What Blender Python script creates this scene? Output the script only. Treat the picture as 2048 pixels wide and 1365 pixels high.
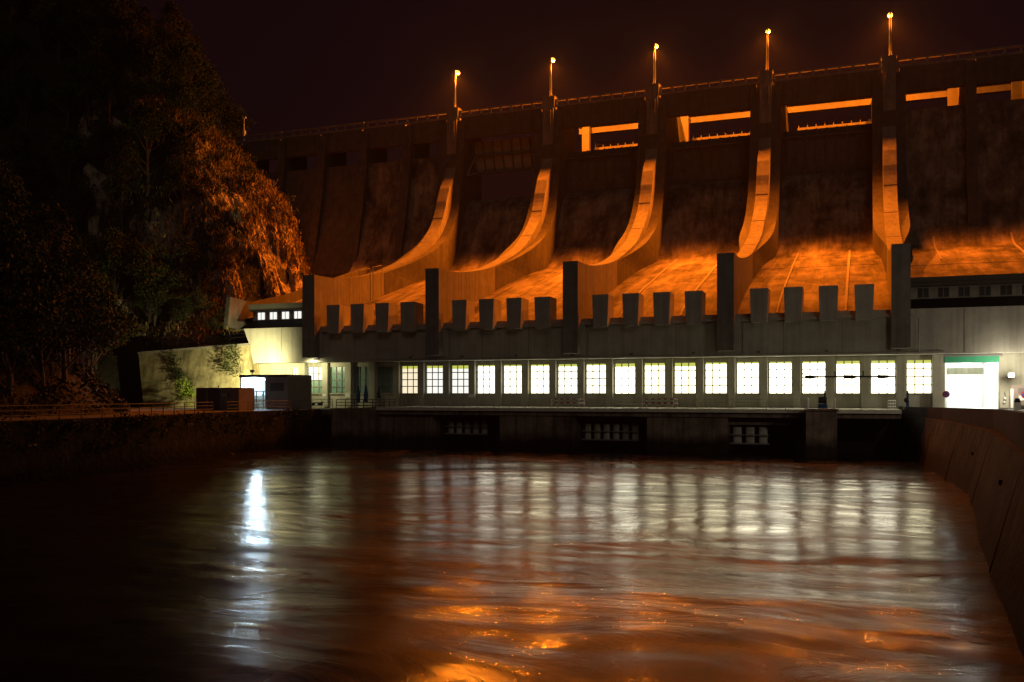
import bpy, bmesh, math, random
from mathutils import Vector, Matrix, noise
R = math.radians
random.seed(7)
for o in list(bpy.data.objects): bpy.data.objects.remove(o)
C = bpy.context.scene.collection
S = bpy.context.scene

# ------------------------------------------------------------------ camera
cd = bpy.data.cameras.new('camera'); cam = bpy.data.objects.new('camera', cd); C.objects.link(cam)
cam.location = (0, 0, 6.2); cam.rotation_euler = (R(90), 0, math.atan(.3776))
cd.sensor_width = 36; cd.lens = 1854/2048*36; cd.shift_y = 105.5/2048
cd.clip_start = .2; cd.clip_end = 3000
S.camera = cam
# ------------------------------------------------------------------ night sky
W = bpy.data.worlds.new('World'); S.world = W; W.use_nodes = True
wn = W.node_tree.nodes; wl = W.node_tree.links
bg = wn['Background']; bg.inputs['Strength'].default_value = 1.0
tc = wn.new('ShaderNodeTexCoord'); sx = wn.new('ShaderNodeSeparateXYZ'); cr = wn.new('ShaderNodeValToRGB')
wl.new(tc.outputs['Generated'], sx.inputs[0]); wl.new(sx.outputs['Z'], cr.inputs[0]); wl.new(cr.outputs[0], bg.inputs['Color'])
cr.color_ramp.elements[0].position = 0.0; cr.color_ramp.elements[0].color = (.0085, .0026, .0026, 1)
cr.color_ramp.elements[1].position = .55; cr.color_ramp.elements[1].color = (.0048, .0014, .0026, 1)
# ------------------------------------------------------------------ faint town glow from behind the viewer (the one sun)
sl = bpy.data.lights.new('sun', 'SUN'); sl.energy = .075; sl.angle = R(20); sl.color = (1, .80, .62)
so = bpy.data.objects.new('sun', sl); C.objects.link(so); so.rotation_euler = (R(62), 0, R(24))
S.view_settings.view_transform = 'Standard'; S.view_settings.look = 'None'; S.view_settings.exposure = 0; S.view_settings.gamma = 1
S.view_settings.use_curve_mapping = False
cy = S.cycles
cy.use_denoising = True; cy.max_bounces = 6; cy.diffuse_bounces = 3; cy.glossy_bounces = 3; cy.transmission_bounces = 3
cy.sample_clamp_indirect = 4; cy.sample_clamp_direct = 0; cy.caustics_reflective = False; cy.caustics_refractive = False
cy.use_light_tree = True

# ------------------------------------------------------------------ materials
def mat(name, col, rough=.8, spec=.3, var=.25, scale=.6, stretch=(1, 1, 1), stain=0., bump=.15, bscale=6., metal=0., col2=None, bdist=.06, streak=0., smap=(1.6, 1.6, .06), tide=None):
    m = bpy.data.materials.new(name); m.use_nodes = True
    n = m.node_tree.nodes; l = m.node_tree.links; b = n['Principled BSDF']
    b.inputs['Roughness'].default_value = rough; b.inputs['Specular IOR Level'].default_value = spec; b.inputs['Metallic'].default_value = metal
    g = n.new('ShaderNodeNewGeometry'); mp = n.new('ShaderNodeMapping'); mp.inputs['Scale'].default_value = stretch
    l.new(g.outputs['Position'], mp.inputs['Vector'])
    t = n.new('ShaderNodeTexNoise'); t.inputs['Scale'].default_value = scale; t.inputs['Detail'].default_value = 8; t.inputs['Roughness'].default_value = .65
    l.new(mp.outputs[0], t.inputs['Vector'])
    r = n.new('ShaderNodeValToRGB'); l.new(t.outputs['Fac'], r.inputs[0])
    c2 = col2 or tuple(min(1, c*(1+var)) for c in col)
    r.color_ramp.elements[0].position = .32; r.color_ramp.elements[0].color = tuple(c*(1-var) for c in col)+(1,)
    r.color_ramp.elements[1].position = .68; r.color_ramp.elements[1].color = tuple(c2)+(1,)
    out = r.outputs[0]
    def mul(a, fac_sock, lo, hi, amount):
        rr = n.new('ShaderNodeValToRGB'); l.new(fac_sock, rr.inputs[0])
        rr.color_ramp.elements[0].position = lo; rr.color_ramp.elements[0].color = (1-amount,)*3+(1,)
        rr.color_ramp.elements[1].position = hi; rr.color_ramp.elements[1].color = (1, 1, 1, 1)
        x = n.new('ShaderNodeMix'); x.data_type = 'RGBA'; x.blend_type = 'MULTIPLY'; x.inputs['Factor'].default_value = 1
        l.new(a, x.inputs[6]); l.new(rr.outputs[0], x.inputs[7]); return x.outputs[2]
    if stain:
        t2 = n.new('ShaderNodeTexNoise'); t2.inputs['Scale'].default_value = .22; t2.inputs['Detail'].default_value = 9; t2.inputs['Roughness'].default_value = .7
        l.new(g.outputs['Position'], t2.inputs['Vector']); out = mul(out, t2.outputs['Fac'], .36, .56, stain)
    if streak:
        m3 = n.new('ShaderNodeMapping'); m3.inputs['Scale'].default_value = smap; l.new(g.outputs['Position'], m3.inputs[0])
        t3 = n.new('ShaderNodeTexNoise'); t3.inputs['Scale'].default_value = 1.; t3.inputs['Detail'].default_value = 6; t3.inputs['Roughness'].default_value = .7
        l.new(m3.outputs[0], t3.inputs['Vector']); out = mul(out, t3.outputs['Fac'], .36, .56, streak)
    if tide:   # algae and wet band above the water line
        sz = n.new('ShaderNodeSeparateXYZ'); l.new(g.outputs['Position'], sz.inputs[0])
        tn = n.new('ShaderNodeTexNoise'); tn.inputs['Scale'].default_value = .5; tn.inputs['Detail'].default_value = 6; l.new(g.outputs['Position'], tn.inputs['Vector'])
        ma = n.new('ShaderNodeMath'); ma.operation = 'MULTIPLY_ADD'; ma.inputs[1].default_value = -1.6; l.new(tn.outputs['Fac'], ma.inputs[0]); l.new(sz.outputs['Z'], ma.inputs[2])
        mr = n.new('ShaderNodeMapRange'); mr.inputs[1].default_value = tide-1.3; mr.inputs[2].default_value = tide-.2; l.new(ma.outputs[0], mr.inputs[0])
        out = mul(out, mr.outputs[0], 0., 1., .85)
    l.new(out, b.inputs['Base Color'])
    if bump:
        t4 = n.new('ShaderNodeTexNoise'); t4.inputs['Scale'].default_value = bscale; t4.inputs['Detail'].default_value = 6
        l.new(mp.outputs[0], t4.inputs['Vector'])
        bm_ = n.new('ShaderNodeBump'); bm_.inputs['Strength'].default_value = bump; bm_.inputs['Distance'].default_value = bdist
        l.new(t4.outputs['Fac'], bm_.inputs['Height']); l.new(bm_.outputs[0], b.inputs['Normal'])
    return m
def emit(name, col, s):
    m = bpy.data.materials.new(name); m.use_nodes = True; n = m.node_tree.nodes; b = n['Principled BSDF']
    b.inputs['Base Color'].default_value = (.4, .4, .38, 1); b.inputs['Roughness'].default_value = .3
    b.inputs['Emission Color'].default_value = col+(1,); b.inputs['Emission Strength'].default_value = s
    return m
M = {}
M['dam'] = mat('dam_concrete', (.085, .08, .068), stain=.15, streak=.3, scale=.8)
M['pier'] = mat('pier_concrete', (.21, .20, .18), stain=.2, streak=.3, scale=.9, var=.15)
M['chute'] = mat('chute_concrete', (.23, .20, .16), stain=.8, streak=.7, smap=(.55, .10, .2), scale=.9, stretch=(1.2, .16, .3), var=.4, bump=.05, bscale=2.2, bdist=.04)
M['joint'] = mat('pale_joint', (.32, .29, .24), var=.2, scale=2)
M['house'] = mat('powerhouse_render', (.40, .385, .33), stain=.14, streak=.2, var=.1, scale=.7)
M['facade'] = mat('facade_render', (.46, .45, .36), stain=.12, streak=.2, var=.1, scale=.8)
M['gatem'] = mat('pale_gate_panel', (.5, .47, .42), streak=.3)
M['beam'] = mat('smooth_concrete', (.09, .083, .072), var=.12, scale=1.2, streak=.15)
M['wet'] = mat('wet_concrete', spec=.1, tide=1.4, col=(.26, .20, .16), rough=.6, stain=.45, streak=.6, scale=.7, var=.35, bump=.4, bscale=3, bdist=.12)
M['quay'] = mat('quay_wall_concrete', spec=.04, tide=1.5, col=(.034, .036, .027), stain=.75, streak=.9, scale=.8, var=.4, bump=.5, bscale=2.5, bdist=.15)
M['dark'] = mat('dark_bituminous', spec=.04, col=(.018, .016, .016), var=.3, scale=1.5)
M['ground'] = mat('yard_asphalt', (.12, .115, .10), var=.3, scale=1.2)
M['deckc'] = mat('deck_concrete', (.72, .70, .58), var=.15, scale=1.2)
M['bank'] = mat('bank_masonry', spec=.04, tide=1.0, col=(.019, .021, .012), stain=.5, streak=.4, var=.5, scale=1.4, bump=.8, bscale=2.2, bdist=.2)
M['metal'] = mat('painted_steel', (.22, .22, .21), rough=.5, var=.15)
M['railm'] = mat('galvanised_steel', (.40, .39, .36), rough=.45, var=.15, metal=.3)
M['dim'] = mat('weathered_rail_steel', (.05, .05, .05), rough=.6)
M['black'] = mat('black_steel', (.018, .018, .02), rough=.5, var=.2)
M['green'] = mat('green_shutter', (.05, .34, .19), rough=.5, var=.1)
M['blue'] = mat('blue_paint', (.03, .07, .30), rough=.4, var=.15)
M['bluec'] = mat('blue_canvas', (.03, .08, .20), rough=.8, var=.3)
M['white'] = mat('white_paint', (.75, .74, .70), rough=.5, var=.05)
M['red'] = mat('red_paint', (.45, .04, .03), rough=.5, var=.1)
M['pink'] = mat('pinkish_panel', (.13, .12, .125), var=.12)
M['brown'] = mat('brown_panel', (.22, .18, .155), var=.1)
M['cont'] = mat('dark_container', (.075, .06, .065), rough=.6, var=.2)
M['rock'] = mat('rock', (.44, .36, .27), var=.55, scale=.55, stain=.55, bump=1., bscale=1.6, bdist=.9)
M['soil'] = mat('hill_soil', (.026, .024, .014), var=.5, scale=.4, bump=.8, bscale=1.5, bdist=.4)
M['leaf'] = mat('leaf_green', spec=.08, col=(.034, .046, .014), rough=.6, var=.5, scale=.5, bump=0)
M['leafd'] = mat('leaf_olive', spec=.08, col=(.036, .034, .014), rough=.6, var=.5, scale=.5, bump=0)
M['leafb'] = mat('leaf_bright', spec=.08, col=(.22, .30, .04), rough=.6, var=.4, scale=.8, bump=0)
M['bark'] = mat('bark', (.08, .06, .045), var=.4, scale=3)
M['unlit'] = mat('unlit_green_glass', (.17, .33, .27), rough=.35, spec=.5, var=.15, bump=0)
M['lampm'] = mat('lamp_housing', (.12, .12, .12), rough=.5)
M['win'] = emit('lit_window_white', (1.0, .93, .56), 2.8)
M['win2'] = emit('lit_window_brighter', (1.0, .92, .56), 4.6)
M['winw'] = emit('lit_window_warm', (1.0, .86, .60), 1.0)
M['winc'] = emit('lit_window_pale', (.95, .95, .88), 1.05)
for k in range(5):
    M['v%d' % k] = emit('lit_window_shade', (1, (.93,.90,.95,.91,.94)[k], (.70,.58,.76,.64,.70)[k]), (2.6,3.6,3.0,4.8,5.8)[k])
M['top_glow'] = emit('yellow_top_glow', (.62, .66, .10), .85)  # yellow-green upper glow of the lit windows, put into an emissive colour
M['bulb'] = emit('sodium_bulb', (1, .46, .05), 2.6)
M['flood'] = emit('flood_lens', (.92, 1, .96), 40)
M['tube'] = emit('fluorescent_tube', (.70, .88, 1), 8)

# ------------------------------------------------------------------ mesh helpers
class MB:
    def __init__(s): s.v = []; s.f = []; s.mi = []
    def add(s, vs, fs, mi=0):
        k = len(s.v); s.v += [tuple(p) for p in vs]; s.f += [tuple(i+k for i in f) for f in fs]; s.mi += [mi]*len(fs); return s
    def box(s, x0, x1, y0, y1, z0, z1, mi=0):
        return s.add([(x0,y0,z0),(x1,y0,z0),(x1,y1,z0),(x0,y1,z0),(x0,y0,z1),(x1,y0,z1),(x1,y1,z1),(x0,y1,z1)],
                     [(0,3,2,1),(4,5,6,7),(0,1,5,4),(1,2,6,5),(2,3,7,6),(3,0,4,7)], mi)
    def hexa(s, b, t, mi=0):   # bottom four and top four points
        return s.add(list(b)+list(t), [(0,3,2,1),(4,5,6,7),(0,1,5,4),(1,2,6,5),(2,3,7,6),(3,0,4,7)], mi)
    def prism_x(s, poly, x0, x1, mi=0):   # closed (y,z) polygon extruded along x
        n = len(poly); vs = [(x0,a,b) for a,b in poly]+[(x1,a,b) for a,b in poly]
        return s.add(vs, [tuple(range(n)), tuple(range(2*n-1, n-1, -1))]+[(i, i+n, (i+1)%n+n, (i+1)%n) for i in range(n)], mi)
    def prism_z(s, poly, z0, z1, mi=0):
        n = len(poly); vs = [(a,b,z0) for a,b in poly]+[(a,b,z1) for a,b in poly]
        return s.add(vs, [tuple(range(n-1,-1,-1)), tuple(range(n, 2*n))]+[(i, (i+1)%n, (i+1)%n+n, i+n) for i in range(n)], mi)
    def tube(s, p, q, r0, r1=None, n=8, mi=0):
        r1 = r0 if r1 is None else r1
        p = Vector(p); q = Vector(q); d = (q-p).normalized()
        a = d.cross(Vector((0,0,1)) if abs(d.z) < .95 else Vector((1,0,0))).normalized(); b = d.cross(a)
        vs = []
        for c, r in ((p, r0), (q, r1)):
            for i in range(n):
                t = 2*math.pi*i/n; vs.append(c+a*math.cos(t)*r+b*math.sin(t)*r)
        return s.add(vs, [(i, (i+1)%n, (i+1)%n+n, i+n) for i in range(n)]+[tuple(range(n-1,-1,-1)), tuple(range(n,2*n))], mi)
    def ball(s, c, r, sc=(1,1,1), nu=10, nv=7, mi=0):
        vs = []; fs = []
        for j in range(nv+1):
            ph = math.pi*j/nv
            for i in range(nu):
                t = 2*math.pi*i/nu
                vs.append((c[0]+r*sc[0]*math.sin(ph)*math.cos(t), c[1]+r*sc[1]*math.sin(ph)*math.sin(t), c[2]+r*sc[2]*math.cos(ph)))
        for j in range(nv):
            for i in range(nu): fs.append((j*nu+i, (j+1)*nu+i, (j+1)*nu+(i+1)%nu, j*nu+(i+1)%nu))
        return s.add(vs, fs, mi)
    def build(s, name, m, parent=None, smooth=False, mesh_only=False):
        me = bpy.data.meshes.new(name); me.from_pydata(s.v, [], s.f)
        for mm in (m if isinstance(m, (list, tuple)) else [m]): me.materials.append(mm)
        me.polygons.foreach_set('material_index', s.mi)
        bm = bmesh.new(); bm.from_mesh(me); bmesh.ops.recalc_face_normals(bm, faces=bm.faces); bm.to_mesh(me); bm.free()
        if smooth: me.polygons.foreach_set('use_smooth', [True]*len(me.polygons))
        me.update()
        if mesh_only: return me
        o = bpy.data.objects.new(name, me); C.objects.link(o)
        if parent: o.parent = parent
        return o
def tag(o, label=None, cat=None, group=None, kind=None):
    for k, v in (('label', label), ('category', cat), ('group', group), ('kind', kind)):
        if v: o[k] = v
    return o
def thing(name, label, cat, group=None, loc=(0,0,0), rz=0):
    o = bpy.data.objects.new(name, None); C.objects.link(o); o.location = loc; o.rotation_euler = (0,0,rz); o.empty_display_size = .3
    return tag(o, label, cat, group)
def copy_tree(o, parent=None):
    c = o.copy(); C.objects.link(c)
    if parent: c.parent = parent
    for ch in o.children: copy_tree(ch, c)
    return c
def inst(name, me, parent, loc=(0,0,0), rz=0):
    o = bpy.data.objects.new(name, me); C.objects.link(o); o.parent = parent; o.location = loc; o.rotation_euler = (0,0,rz); return o
def point(name, loc, power, col, r=.15, parent=None, spot=None):
    l = bpy.data.lights.new(name, 'SPOT' if spot else 'POINT'); l.energy = power; l.color = col; l.shadow_soft_size = r
    o = bpy.data.objects.new(name, l); C.objects.link(o); o.location = loc
    if spot: l.spot_size = spot[0]; l.spot_blend = .85; o.rotation_euler = spot[1]
    if parent: o.parent = parent
    return o
def lerp(a, b, t): return a+(b-a)*t
def sstep(a, b, t):
    t = min(1, max(0, (t-a)/(b-a))); return t*t*(3-2*t)
def pw(pts, x):
    if x <= pts[0][0]: return pts[0][1]
    for (a, b), (c, d) in zip(pts, pts[1:]):
        if x <= c: return b+(d-b)*(x-a)/(c-a)
    return pts[-1][1]
def smooth_curve(p, k=4):   # Catmull-Rom through (y,z) points
    out = []
    for i in range(len(p)-1):
        p0 = p[max(0,i-1)]; p1 = p[i]; p2 = p[i+1]; p3 = p[min(len(p)-1,i+2)]
        for j in range(k):
            t = j/k
            out.append(tuple(.5*(2*p1[a]+(-p0[a]+p2[a])*t+(2*p0[a]-5*p1[a]+4*p2[a]-p3[a])*t*t+(-p0[a]+3*p1[a]-3*p2[a]+p3[a])*t**3) for a in (0,1)))
    return out+[p[-1]]

# ================================================================== DAM
PX = [-68.2+18*t for t in range(5)]
dam = thing('dam', 'tall concrete dam with curved spillway piers lit orange behind the powerhouse', 'dam', loc=(-32, 150, 15))
def D(o):
    o.parent = dam; o.matrix_parent_inverse = Matrix.Translation(dam.location).inverted(); return o
top_n = smooth_curve([(104.7,21.85),(109.5,21.95),(114.4,22.6),(119.5,23.55),(124.7,24.9),(133.9,28.2),(138.4,30.7),(143.0,34.35),(145.1,37.3),(146.05,39.6)])
top_w = smooth_curve([(123.6,24.3),(131,26.75),(138.6,30.0),(143.5,33.0),(147.2,37.4),(149.0,42),(150.1,48),(150.7,54.6)])
for i, x in enumerate(PX):
    b = MB()
    b.prism_x([(104.7,10.97)]+top_n+[(147.3,42.1),(149.1,44.4),(150.15,47),(150.3,54.98),(152,54.98),(152,30),(130,17),(106.25,14),(106.25,10.97)], x-.93, x+.93)
    p = D(b.build('pier', M['pier']))
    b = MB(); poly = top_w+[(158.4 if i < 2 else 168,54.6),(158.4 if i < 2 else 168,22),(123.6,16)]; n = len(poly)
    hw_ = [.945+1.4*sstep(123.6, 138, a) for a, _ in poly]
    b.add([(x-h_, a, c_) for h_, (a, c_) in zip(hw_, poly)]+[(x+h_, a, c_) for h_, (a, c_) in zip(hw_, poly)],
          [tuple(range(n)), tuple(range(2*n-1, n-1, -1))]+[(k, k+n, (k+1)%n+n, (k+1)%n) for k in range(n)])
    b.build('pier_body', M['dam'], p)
    b = MB(); b.box(x-1.02, x+1.02, 150.6, 152.1, 55, 57)
    b.box(x-1.12, x+1.12, 150.5, 152.2, 57.003, 57.1)
    for k in (-1, 0, 1): b.box(x+k*.42-.09, x+k*.42+.09, 150.12, 150.29, 50.6, 54.6)
    b.build('lamp_plinth', M['pier'], p)
    if i < 4 or True:
        for zz in (26.5, 31.5, 36.4):   # construction joints on the rib
            yy = pw([(a[1], a[0]) for a in top_n], zz)
            MB().box(x-.94, x+.94, yy-.05, yy+.05, zz-.02, zz+.022).build('joint', M['joint'], p)
# chute surfaces: profile (y,z) swept across a bay, with seams and streaky relief as part of the same sheet
chute_pts = [(106.35,14.75),(107.6,15.35),(110,16.5),(118,19.25),(125,21.4),(132,23.55),(138,25.3),(142,26.4),(144.5,27.55),(146.4,29.6),(147.8,32.4),(149.6,36.2),(151.6,39.4),(154,41)]
wall_pts = [(109.6,16.9),(118,19.25),(125,21.4),(132,23.55),(138,25.3),(142,26.4),(144.5,27.55),(146.4,29.6),(147.8,33),(149.4,38),(150.6,43),(151.2,48.2),(151.3,48.75),(151.7,48.8),(157,48.8)]
def chute(name, pts, x0, x1, seams, ribs):
    cv = smooth_curve(pts, 5); b = MB(); n = int((x1-x0)/.6); vs = []; fs = []
    for j, (y, z) in enumerate(cv):
        for k in range(n+1):
            x = x0+(x1-x0)*k/n; w = noise.noise(Vector((x*.5, y*.12, z*.1)))*.012
            vs.append((x, y, z+w))
    for j in range(len(cv)-1):
        for k in range(n): a = j*(n+1)+k; fs.append((a, a+1, a+n+2, a+n+1))
    vs += [(x0, cv[0][0], cv[0][1]-1.2), (x1, cv[0][0], cv[0][1]-1.2)]
    b.add(vs, fs)
    o = D(b.build(name, M['chute'], smooth=True))
    for xs, ya, yb, w in seams:   # long pale joints running with the flow
        b = MB()
        seg = [c for c in cv if ya <= c[0] <= yb]
        for (ya_, za), (yb_, zb) in zip(seg, seg[1:]):
            b.hexa([(xs-w,ya_,za-.1),(xs+w,ya_,za-.1),(xs+w,yb_,zb-.1),(xs-w,yb_,zb-.1)], [(xs-w,ya_,za+.12),(xs+w,ya_,za+.12),(xs+w,yb_,zb+.12),(xs-w,yb_,zb+.12)])
        b.build('joint', M['joint'], o)
    for yy in ribs:
        zz = pw(cv, yy); MB().box(x0+.3, x1-.3, yy-.06, yy+.06, zz-.1, zz+.025).build('joint', M['joint'], o)
    return o
for i in range(4):
    x0 = PX[i]+.93; x1 = PX[i+1]-.93
    chute('spillway_chute', chute_pts, x0, x1, [(x0+4.4, 107, 144, .10), (x0+11.6, 107, 144, .14)] if i > 1 else [(x0+5.5, 118, 142, .04)], [131.0] if i == 3 else [])
chute('spillway_chute', wall_pts, 4.73, 60, [(9.6, 132, 146, .1), (19.5, 120, 146, .12)], [128.5])
chute('spillway_chute', wall_pts, -86, PX[0]-.93, [(-77, 120, 145, .06), (-81, 120, 145, .06)], [130])
# the dam's own body: upper wall, openings, fascia, crest road, upstream beam and walkway
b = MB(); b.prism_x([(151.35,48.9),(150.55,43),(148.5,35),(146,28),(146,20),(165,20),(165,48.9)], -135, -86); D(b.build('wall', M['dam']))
cols = [-122.2, -113.2, -104.2, -95.2, -86.2, -77.2, 14.9, 24, 33, 42, 51]
for x in cols:
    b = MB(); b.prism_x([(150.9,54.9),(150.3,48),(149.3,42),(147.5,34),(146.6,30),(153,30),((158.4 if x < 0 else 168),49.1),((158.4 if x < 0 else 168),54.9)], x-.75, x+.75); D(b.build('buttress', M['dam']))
edges = [-140]+[c for c in cols if c < -70]+PX+[c for c in cols if c > 0]+[60]
edges = sorted(edges)
for a, c in zip(edges, edges[1:]):
    ha = 1.5 if a in PX else .75; hc = 1.5 if c in PX else .75
    b = MB(); b.box(a+ha, c-hc, 151.12, 152.0, 51.6, 55.3); D(b.build('fascia_beam', M['dam']))
    if c < PX[1]+1: continue
    b = MB(); b.box(a+ha, c-hc, 163.9, 164.9, 53.9, 57.2); b.box(a+ha, c-hc, 163.4, 163.896, 55.25, 55.6); D(b.build('upstream_beam', M['beam']))
for x, sgn in ((PX[1],1),(PX[2],1),(14.9,-1),(24,-1),(33,-1)):
    if 1:
        hw = 2.35 if x in PX else .75
        b = MB(); b.box(min(x+sgn*hw, x+sgn*(hw+1.35)), max(x+sgn*hw, x+sgn*(hw+1.35)), 162.9, 163.85, 48, 55.2); D(b.build('jamb', M['beam']))
b = MB(); b.box(-140, 60, 152.003, 158.5, 54.75, 55.2); D(b.build('crest_road', M['dam']))
xs = [-140, -104.2, -86.2]+PX+[24, 42, 60]
for a, c in zip(xs, xs[1:]):   # balustrade on the crest, one piece between plinths
    a2 = a+(1.02 if a in PX else .25); c2 = c-(1.02 if c in PX else .25); n = max(2, round((c2-a2)/2.0))
    b = MB(); b.box(a2, c2, 151.05, 151.4, 55.303, 55.62); b.box(a2, c2, 151.0, 151.45, 56.34, 56.6)
    for k in range(n+1):
        x = a2+.18+(c2-a2-.36)*k/n; b.box(x-.16, x+.16, 151.08, 151.37, 55.622, 56.338)
    D(b.build('balustrade', M['pier']))
# spillway gates
for i in range(4):
    x0 = PX[i]+2.36; x1 = PX[i+1]-2.36
    b = MB()
    if i == 0:
        P = [(155.6,46.2),(154.9,48.0),(154.3,49.8),(153.9,51.5)]
        for (ya, za), (yb, zb) in zip(P, P[1:]): b.hexa([(x0,ya,za),(x1,ya,za),(x1,ya+.25,za),(x0,ya+.25,za)], [(x0,yb,zb),(x1,yb,zb),(x1,yb+.25,zb),(x0,yb+.25,zb)])
        g = D(b.build('sluice_gate', M['metal'])); g['label'] = 'raised sluice gate with ribbed underside'
        b = MB()
        for k in range(8):
            x = x0+.4+(x1-x0-.8)*k/7
            for (ya, za), (yb, zb) in zip(P, P[1:]): b.hexa([(x-.08,ya-.35,za),(x+.08,ya-.35,za),(x+.08,ya,za),(x-.08,ya,za)], [(x-.08,yb-.35,zb),(x+.08,yb-.35,zb),(x+.08,yb,zb),(x-.08,yb,zb)])
        b.box(x0, x1, 154.9, 155.58, 46.0, 46.35); b.box(x0, x1, 154.0, 154.6, 48.8, 49.15); b.build('stiffener', M['beam'], g)
        for xx in (x0+.5, x1-.5):
            b = MB(); b.tube((xx, 155.2, 46.2), (xx-.1, 150.8, 44.9), .16); b.tube((xx, 154.3, 49), (xx-.1, 150.8, 44.9), .16); b.build('gate_arm', M['metal'], g)
    else:
        b.prism_x([(154.6,40.9),(154.1,43),(154.1,46),(154.6,48.2),(155.2,48.2),(154.7,46),(154.7,43),(155.2,40.9)], x0, x1)
        g = D(b.build('sluice_gate', M['dam']))
        b = MB()
        for k in range(9):
            x = x0+.6+(x1-x0-1.2)*k/8; b.box(x-.1, x+.1, 153.75, 154.15, 43, 48.1)
        b.box(x0, x1, 153.6, 154.1, 46.8, 47.1); b.build('stiffener', M['dam'], g)
    if i > 0:
        b = MB(); zb = 51.75; b.box(x0+1.5, x1, 166.0, 167.2, zb-.4, zb)
        for k in range(9):
            x = x0+1.7+(x1-x0-2)*k/8; b.box(x-.07, x+.07, 166.03, 166.17, zb+.002, zb+.95)
        for zz in (.45, .9): b.box(x0+1.5, x1, 166.05, 166.15, zb+zz, zb+zz+.09)
        D(b.build('upstream_walkway', M['beam']))
# access ladder rails on the first training wall
b = MB()
for y in (116.5, 119.5, 120.3, 123.2):
    z = pw(top_n, y); b.tube((PX[0]+.85, y, z-.05), (PX[0]+.85, y, z+1.1), .035, n=5)
b.tube((PX[0]+.85,116.5,23.9),(PX[0]+.85,119.5,24.5),.03,n=5); b.tube((PX[0]+.85,120.3,24.8),(PX[0]+.85,123.2,25.5),.03,n=5)
b.tube((PX[0]+.97,119.5,19.8),(PX[0]+.97,119.5,24.5),.04,n=5); b.tube((PX[0]+.97,120.3,19.8),(PX[0]+.97,120.3,24.8),.04,n=5)
D(b.build('ladder', M['metal']))

# ================================================================== crest street lamps
lamp_words = ['nearest the rock slope, beside the raised gate', 'between the raised gate and the first lit opening',
              'in the middle of the five along the dam crest', 'fourth from the rock slope, between two long lit openings', 'farthest from the rock slope and highest in view']
proto = None
for i, x in enumerate(PX):
    lab = 'lit orange sodium street lamp '+lamp_words[i]
    if proto is None:
        t = thing('street_lamp', lab, 'street lamp', 'street lamps on the dam crest', (x+.2, 151.3, 57.1))
        MB().tube((0,0,0),(0,0,.25),.32,.3).tube((0,0,.25),(0,0,6.75),.23,.11).build('pole', M['lampm'], t, smooth=True)
        MB().tube((0,0,6.7),(0,.35,6.92),.075).tube((0,.35,6.92),(0,1.0,6.98),.065).build('arm', M['lampm'], t)
        h = MB().ball((0,1.25,6.98),.36,(.75,1.15,.34)).build('lamp_head', M['lampm'], t, smooth=True)
        MB().ball((0,1.25,6.86),.40,(.9,1.05,.85)).build('bulb', M['bulb'], h, smooth=True)
        point('sodium_light', (0,1.1,6.45), 142000, (1,.165,.004), .34, t, (R(154), (0,0,0)))
        point('lamp_glow', (0,1.25,6.3), 36000, (1,.24,.012), .45, t)
        proto = t
    else:
        t = copy_tree(proto); t.location = (x+.2, 151.3, 57.1); t['label'] = lab
# small mast at the left end of the crest
t = thing('signal_mast', 'thin pale mast standing on the dam crest at the wooded end', 'mast', loc=(-113.2, 151.3, 55.6))
MB().tube((0,0,0),(0,0,4.6),.12,.08).build('pole', M['white'], t); MB().box(-.4,.4,-.2,.2,4.5,4.75).build('lamp_head', M['white'], t); MB().box(-.25,.25,-.25,.25,1.4,2.1).build('switch_box', M['white'], t)

# ================================================================== POWERHOUSE
ph = thing('powerhouse', 'long hydroelectric powerhouse with a row of lit windows at the foot of the dam', 'powerhouse', loc=(-32, 109, 4.6))
def H(o):
    o.parent = ph; o.matrix_parent_inverse = Matrix.Translation(ph.location).inverted(); return o
YF = 109.0; YU = 106.3
# upper wall with leaning left end
b = MB(); zs = [(-78.0,10.4),(-78.6,12.8),(-79.6,15.15)]
vs = [(zs[0][0],YU,10.4),(60,YU,10.4),(60,YU,15.15),(zs[2][0],YU,15.15),(zs[1][0],YU,12.8)]
n = len(vs); b.add(vs+[(x, YF-.004, z) for x,_,z in vs], [tuple(range(n)), tuple(range(2*n-1,n-1,-1))]+[(i,(i+1)%n,(i+1)%n+n,i+n) for i in range(n)])
H(b.build('wall', M['house']))
for x in [v for p_ in PX for v in (p_+6.1, p_+12.2)]+[-73.5, 17, 28]:
    H(MB().box(x-.03, x+.03, YU-.012, YU-.003, 10.5, 15.1).build('joint', M['wet']))
for x in (PX[1]+1.75, PX[2]+1.75, PX[3]+1.75, 5.6):
    H(MB().tube((x,YU-.1,10.5),(x,YU-.1,14.2),.06,n=6).build('downpipe', M['metal']))
H(MB().tube((-60,YU-.05,10.62),(8,YU-.05,10.62),.035,n=5).build('conduit', M['metal']))
for k in range(9):
    x = -54+7.2*k; H(MB().box(x-.18,x+.18,YU-.2,YU-.004,10.75,10.95).build('unlit_lamp', M['lampm']))
# ledge under the teeth, per bay; teeth
for i in range(4):
    x0 = PX[i]+.94; x1 = PX[i+1]-.94
    b = MB(); b.box(x0, x1, 105.75, YU-.003, 14.35, 14.66); H(b.build('ledge', M['house']))
    for k in range(4):
        xl = PX[i]+2.6+3.61*k
        b = MB(); b.hexa([(xl+.12,104.95,14.1),(xl+1.83,104.95,14.1),(xl+1.83,107.9,14.1),(xl+.12,107.9,14.1)], [(xl,104.95,17.8),(xl+1.98,104.95,17.8),(xl+1.98,107.5,17.75),(xl,107.5,17.75)])
        H(b.build('baffle_block', M['house']))
# pier end corbel strips on the wall
for x in PX:
    b = MB(); b.box(x+.94, x+1.35, 105.9, YU-.003, 11.0, 14.34); H(b.build('pilaster', M['house']))
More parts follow.
